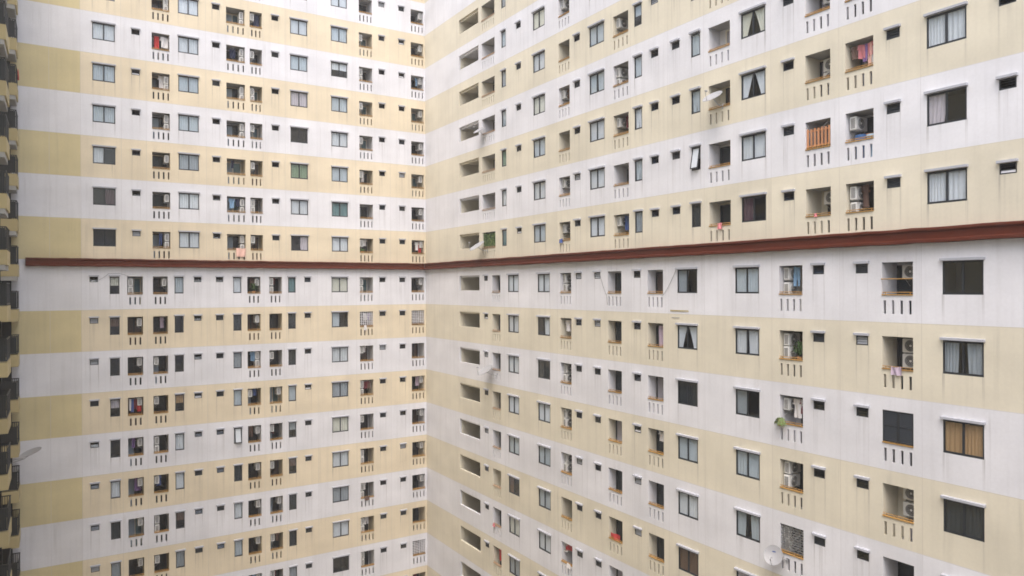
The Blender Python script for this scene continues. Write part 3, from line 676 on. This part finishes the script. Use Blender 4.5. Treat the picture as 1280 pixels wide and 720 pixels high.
on_rail(('L', 'D', 'n', 1), .62, 'white', .2, .4, 'white towel hanging over the rail below a white grille')
on_rail(('R', 'D', 'f', 6), .75, 'white', .3, .3, 'white rag hanging from a rail under a fan unit')
on_rail(('L', 'D', 'n', 6), .55, 'brown', .4, .3, 'brown cloth hanging over a rail below a stacked pair of units')
on_rail(('R', 'D', 'c', 6), .2, 'pink', .3, .25, 'pink cloth on the rail of a narrow balcony next to the corridors')

USED = {('R', 'U', 'R', 2), ('R', 'U', 'Q', 1), ('R', 'U', 'B', 0), ('R', 'D', 'q', 2)} | GRILLE
cl_r = random.Random(21)
for k4, bb in list(BAL.items()):
    if k4 in USED or any(k4 == x for x in [('R', 'D', 'k', 3), ('R', 'D', 'k', 1), ('R', 'D', 'n', 2)]): continue
    p_ = .34 if k4[0] == 'L' else .16 if k4[2] in 'FIfnQRc' else 0
    if cl_r.random() > p_: continue
    w = WL if k4[0] == 'L' else WR; col = cl_r.choice(['white', 'navy', 'lilac', 'brown', 'maroon', 'skyblue', 'blue', 'white', 'violet'])
    kind = cl_r.choice(['shirt', 'towel', 'trousers', 'shirt'])
    f = cl_r.uniform(.35, .7); u0, u1, zb, zr, zt, b = bb
    lab = {'lilac': 'pale lilac', 'skyblue': 'light blue', 'navy': 'dark'}.get(col, col) + ' ' + kind + ', ' + where(w, k4[1], k4[3], k4[2])
    garment(kind, col, w, u0 + (u1 - u0) * f, -.45, zt - .06, lab, cl_r.uniform(.24, .4), cl_r.uniform(.5, .95), cl_r.uniform(-.6, .6))
def plant(w, u, n, z, spread, drop, count, mat, label, name='potted_fern', seed=1, up=.5, pot=True, cat='plant'):
    rr = random.Random(seed); t = place(link(name, None), w, u, n, z); tag(t, label, cat, None)
    mb = MB()
    for i in range(count):
        a = rr.uniform(0, 6.283); L = spread * rr.uniform(.5, 1.1); rise = up * rr.uniform(.3, 1.1); p = Vector((0, 0, .05)); pts = []
        for s_ in range(6):
            q = s_ / 5; pts.append(Vector((math.cos(a) * L * q, math.sin(a) * L * q * .6, .05 + rise * math.sin(q * 2.2) * spread - drop * q * q * rr.uniform(.8, 1.2))))
        for s_ in range(5):
            d = pts[s_ + 1] - pts[s_]; sd = d.cross(Vector((0, 0, 1))).normalized() * .035 * (1.2 - s_ * .15)
            for q in (-1, 1): mb.quad([pts[s_], pts[s_] + d * .5 + sd * q * 1.3 + Vector((0, 0, .02)), pts[s_ + 1]], mat)
    link('foliage', mb.mesh('foliage'), t)
    if pot:
        mb = MB(); mb.tube([(0, 0, -.2), (0, 0, -.02), (0, 0, .04)], [.09, .12, .13], M['wood'], 10); link('pot', mb.mesh('pot'), t)
    return t
b = BAL[('R', 'D', 'n', 2)]; plant(WR, b[0] + .13, .1, b[3] + .12, .34, .32, 70, M['leafp'], 'pale green fern trailing over a balcony rail', 'trailing_fern', 3)
b = BAL[('R', 'D', 'n', 1)]; plant(WR, b[0] + .75, -.35, b[3] + .1, .42, .1, 60, M['leaf'], 'dark green leafy plant behind stacked units, second floor below the ledge', 'potted_plant', 4, 1.6)
b = BAL[('L', 'U', 'k', 0)]; plant(WL, b[0] + .85, -.15, b[3] + .05, .32, .1, 60, M['leaf'], 'small green plant on a rail near the inner corner just above the ledge', 'potted_plant', 5, .9)
b = BAL[('L', 'D', 'i', 0)]; plant(WL, b[0] + .45, -.25, b[3] + .15, .4, .1, 80, M['leaf'], 'bushy green plant filling a balcony just below the red ledge', 'potted_plant', 6, 1.5)
# yellow cap bag on the dark plant's balcony
def bin_(k4, f, n, rad, ht, mat, label, name, cat):
    w = WL if k4[0] == 'L' else WR; u0, u1, zb, zr, zt, b = BAL[k4]; mb = MB()
    mb.tube([(0, 0, 0), (0, 0, ht * .9), (0, 0, ht * .9), (0, 0, ht)], [rad * .85, rad, rad * 1.06, rad * 1.06], mat, 16)
    o = link(name, mb.mesh(name, False)); place(o, w, u0 + (u1 - u0) * f, n, zb + .06); tag(o, label, cat)
bin_(('R', 'U', 'R', 1), .38, -.36, .22, 1.12, M['bluebin'], 'tall blue plastic drum on a balcony under an air conditioner', 'water_drum', 'drum')
bin_(('R', 'U', 'R', 1), .82, -.34, .24, 1.06, M['palebin'], 'pale blue plastic tub beside a blue drum', 'plastic_tub', 'tub')
bin_(('R', 'U', 'R', 1), .62, -.60, .26, 1.14, M['wood'], 'brown barrel behind the pale blue tub', 'barrel', 'barrel')
# timber slat screen, a fallen chair-like hoop behind it
def timber_screen(k4):
    w = WR; u0, u1, zb, zr, zt, b = BAL[k4]; wd = u1 - u0; t = place(link('timber_screen', None), w, u0, -.07, zr + .07); tag(t, 'orange timber slat screen standing on a balcony rail', 'screen')
    sg = w.sg; hh = .82
    for i in range(7):
        mb = MB(); x = wd * (i + .12) / 7; mb.box(x, x + wd / 7 * .55, -.012, .012, 0, hh - .02 * (i % 2), M['wood']); link('slat', mb.mesh('slat'), t)
    mb = MB(); mb.box(0, wd, .014, .035, .08, .13, M['wood']); mb.box(0, wd, .014, .035, hh - .14, hh - .08, M['wood']); link('crossbar', mb.mesh('crossbar'), t)
    mb = MB(); mb.tube([(.3 * math.cos(a), 0, .3 * math.sin(a)) for a in [2 * math.pi * q / 20 for q in range(21)]], .022, M['dish'], 6, False)
    for a in range(6): mb.tube([(0, 0, 0), (.3 * math.cos(a * 1.047), 0, .3 * math.sin(a * 1.047))], .007, M['steel'], 4)
    o = link('bicycle_wheel', mb.mesh('bicycle_wheel')); place(o, w, u0 + wd * .85, -.25, zr + .78, .2); tag(o, 'pale bicycle wheel hung behind the timber slat screen', 'wheel')
timber_screen(('R', 'U', 'Q', 1))
# green netting screen on the first wide balcony above the ledge
def ivy_screen(k4):
    w = WR; u0, u1, zb, zr, zt, b = BAL[k4]; wd = u1 - u0; ht = zt - zr - .12; mb = MB(); rr = random.Random(9)
    for i in range(900):
        x, z = rr.uniform(.04, wd - .04), rr.uniform(.02, ht - .02); s_ = rr.uniform(.03, .07); a = rr.uniform(0, 6.28); y = rr.uniform(-.05, .05)
        p = [Vector((x + s_ * math.cos(a + q), y + rr.uniform(-.03, .03), z + s_ * math.sin(a + q))) for q in (0, 1.57, 3.14, 4.71)]
        mb.quad(p, M['leaf'] if rr.random() < .72 else M['leafp'])
    t = place(link('ivy_screen', None), w, u0, -.12, zr + .08); tag(t, 'green leafy screen filling the wide balcony just above the red ledge', 'leafy screen')
    link('foliage', mb.mesh('foliage'), t)
    mb = MB()
    for x in (.02, wd / 2, wd - .02): mb.tube([(x, 0, 0), (x, 0, ht)], .015, M['dark_metal'], 5)
    for z in (.05, ht / 2, ht - .03): mb.tube([(0, .012, z), (wd, .012, z)], .012, M['dark_metal'], 5)
    link('lattice', mb.mesh('lattice'), t)
ivy_screen(('R', 'U', 'B', 0))
# bar across the first-floor balcony below the ledge
u0, u1, zb, zr, zt, b = BAL[('R', 'D', 'q', 0)]; mb = MB(); mb.tube([(-.02, 0, 0), (u1 - u0, 0, 0)], .022, M['rail'], 6)
o = link('crossbar', mb.mesh('crossbar'), b, (0, -WR.sg * .02 * -1, zr - zb + .62))
mb = MB(); mb.box(29.25, 30.5, -.02, .006, 0, .07, M['slabyellow']); mb.box(29.35, 29.9, -.02, .005, -.34, -.30, M['slab'])
link('paint_patch', mb.mesh('paint_patch'), wing['R'], (0, 0, zL(0, .13)))
# cables that hang across the facade
def cable(w, pts, label):
    mb = MB(); P = []
    for (a, b_) in zip(pts, pts[1:]):
        for q in range(8):
            t = q / 8; P.append((a[0] + (b_[0] - a[0]) * t, w.sg * .04, a[1] + (b_[1] - a[1]) * t - (a[2] if len(a) > 2 else 0) * math.sin(t * math.pi)))
    P.append((pts[-1][0], w.sg * .04, pts[-1][1])); o0 = Vector(P[0]); mb.tube([Vector(p) - o0 for p in P], .008, M['black'], 5)
    o = link('cable', mb.mesh('cable')); o.rotation_euler = (0, 0, w.ang); o.location = w.world(pts[0][0], .04, pts[0][1]); tag(o, label, 'cable')
cable(WL, [(24.4, zL(0, 2.0), .05), (23.75, zL(0, 2.45), 0), (23.1, zL(0, 2.47), 0), (22.5, zL(0, 2.28))], 'black cable looped over a narrow window near the plain strip')
cable(WR, [(23.6, zL(0, 2.1), .1), (24.2, zL(0, .9), .15), (24.3, zL(0, .35))], 'black cable dangling from a vent to a balcony just below the red ledge')
cable(WR, [(28.7, zL(0, .9), .05), (29.3, zL(0, 1.6), .02), (29.7, zL(0, 2.25))], 'black cable rising from a balcony to a dark window just below the red ledge')

# ------------------------------------------------------------------ side block at the end of the left wing: projecting balconies seen edge-on
side = link('side_apartment_block', None, None, (CX, CY, 0), (0, 0, WL.ang)); tag(side, 'cream apartment block with stacked projecting balconies and dark railings, seen edge-on', 'apartment block', 'apartment wings around the courtyard')
mb = MB(); mb.box(29.75, 39, 0.01, 42, GROUND, TOP, M['yellow2']); link('wall', mb.mesh('wall'), side)
def slab_mesh(ln, grey):
    mb = MB(); mb.box(28.78, 29.76, 0, ln, -.74, 0, M['slabyellow'])
    if grey: mb.box(28.86, 29.757, .03, ln - .03, -1.0, -.742, M['slab'])
    return mb.mesh('balcony_slab')
def side_rail(ln):
    mb = MB(); m = M['dark_metal']; X0 = 28.80
    for z in (.06, 1.12): mb.box(X0, X0 + .05, 0, ln, z, z + .05, m); mb.box(X0 + .05, 29.74, ln - .05, ln, z, z + .05, m); mb.box(X0 + .05, 29.74, 0, .05, z, z + .05, m)
    n = int(ln / .11)
    for i in range(n): y = .05 + (ln - .1) * i / n; mb.box(X0 + .01, X0 + .04, y, y + .03, .11, 1.12, m)
    for i in range(9):
        x = X0 + .05 + .1 * i; mb.box(x, x + .035, ln - .04, ln - .01, .11, 1.12, m); mb.box(x, x + .035, .01, .04, .11, 1.12, m)
    mb.box(X0 + .06, 29.74, ln - .10, ln - .085, .1, 1.1, m)  # dark sheet behind the end bars, balcony shade put into its colour
    return mb.mesh('railing')
def side_door_and_shade(ln):
    mb = MB(); mb.box(29.70, 29.748, .1, ln - .1, .02, 2.0, M['door']); mb.box(29.2, 29.748, .06, .10, .002, 2.04, M['dark_metal']); return mb.mesh('door')  # dark door and end sheet, recess shade put into their colour
for y0, ln, dz in ((.25, 2.0, 0), (9.9, 2.7, .42)):
    sm, sm2, rm, bm_ = slab_mesh(ln, False), slab_mesh(ln, True), side_rail(ln), side_door_and_shade(ln)
    for k in range(-7, 8):
        z = -1.24 + dz + k * H
        if abs(z) > 22: continue
        s_ = link('balcony', sm2 if k > 0 else sm, side, (0, y0, z)); link('railing', rm, s_); link('door', bm_, s_)
# antenna dish edge-on on that block, and a red cloth
t = link('satellite_dish', None); t.location = WL.world(28.72, 2.35, ZD - 3.1 * H - .35); tag(t, 'white satellite dish seen edge-on, bolted to the dark side balconies', 'satellite dish', 'satellite dishes on the balconies')
mb = MB(); ax = (dL * -.92 + Vector((0, 0, .33))).normalized(); nrm = Vector((0, -.12, 1)); nrm = (nrm - ax * ax.dot(nrm)).normalized(); bi = nrm.cross(ax)
for i in range(4):
    for k in range(20):
        q = lambda i_, k_, o_: ax * (.62 + .62 * i_ / 4 * math.cos(.314 * k_)) + bi * (.62 * i_ / 4 * math.sin(.314 * k_)) + nrm * (.1 * (i_ / 4) ** 2 + o_)
        mb.quad([q(i, k, 0), q(i, k + 1, 0), q(i + 1, k + 1, 0), q(i + 1, k, 0)], M['dish']); mb.quad([q(i, k, -.012), q(i, k + 1, -.012), q(i + 1, k + 1, -.012), q(i + 1, k, -.012)], M['dish'])
link('bowl', mb.mesh('bowl', True), t)
mb = MB(); mb.tube([ax * .6 - nrm * .02, ax * .2 - nrm * .15, dL * .4 + Vector((0, 0, -.25))], .022, M['dish'], 6); mb.tube([ax * .15 - nrm * .12, dL * .3 + Vector((0, 0, -.05))], .02, M['dish'], 6); link('mount', mb.mesh('mount'), t)
garment('towel', 'red', WL, 28.74, 1.2, -1.24 + 5 * H + 1.1, 'red cloth hung over the dark railing of the side block', .4, .6, math.pi / 2)

# ------------------------------------------------------------------ unseen block behind the viewer, added to keep low sky light out of recesses
op = link('unseen_opposite_block', None, None, (10, -6, 0), (0, 0, R(-8))); tag(op, 'unseen striped block added behind the viewer to block low sky light', 'apartment block', 'apartment wings around the courtyard')
mb = MB()
for sec in 'UD':
    for k, zb, zt in storeys(sec):
        if sec == 'D' or k < 3: mb.box(-45, 45, -12, 0, zb, zt - .002, M[hue(sec, k)])
link('wall', mb.mesh('wall'), op)
mb = MB(); mb.box(-45.2, 45.2, -12.2, .15, ZU + 3 * H, ZU + 3 * H + .6, M['roofm']); link('roof', mb.mesh('roof'), op)

# ------------------------------------------------------------------ courtyard ground and the air
mb = MB(); S = 300
mb.quad([(-S, -S, GROUND), (S, -S, GROUND), (S, S, GROUND), (-S, S, GROUND)], M['soil'])
tag(link('ground', mb.mesh('ground')), None, None, None, 'structure')
if HAZE_DENSITY:
    hm = bpy.data.materials.new('haze_air'); hm.use_nodes = True; hn = hm.node_tree; hn.nodes.clear()
    ho = hn.nodes.new('ShaderNodeOutputMaterial'); pv = hn.nodes.new('ShaderNodeVolumePrincipled'); pv.inputs['Color'].default_value = (.97, .95, .95, 1); pv.inputs['Density'].default_value = HAZE_DENSITY; pv.inputs['Anisotropy'].default_value = .2
    hn.links.new(pv.outputs[0], ho.inputs['Volume'])
    mb = MB(); mb.box(-S - 5, S + 5, -S - 5, S + 5, GROUND - 1, TOP + 2, hm)
    tag(link('haze', mb.mesh('haze')), None, None, None, 'stuff')
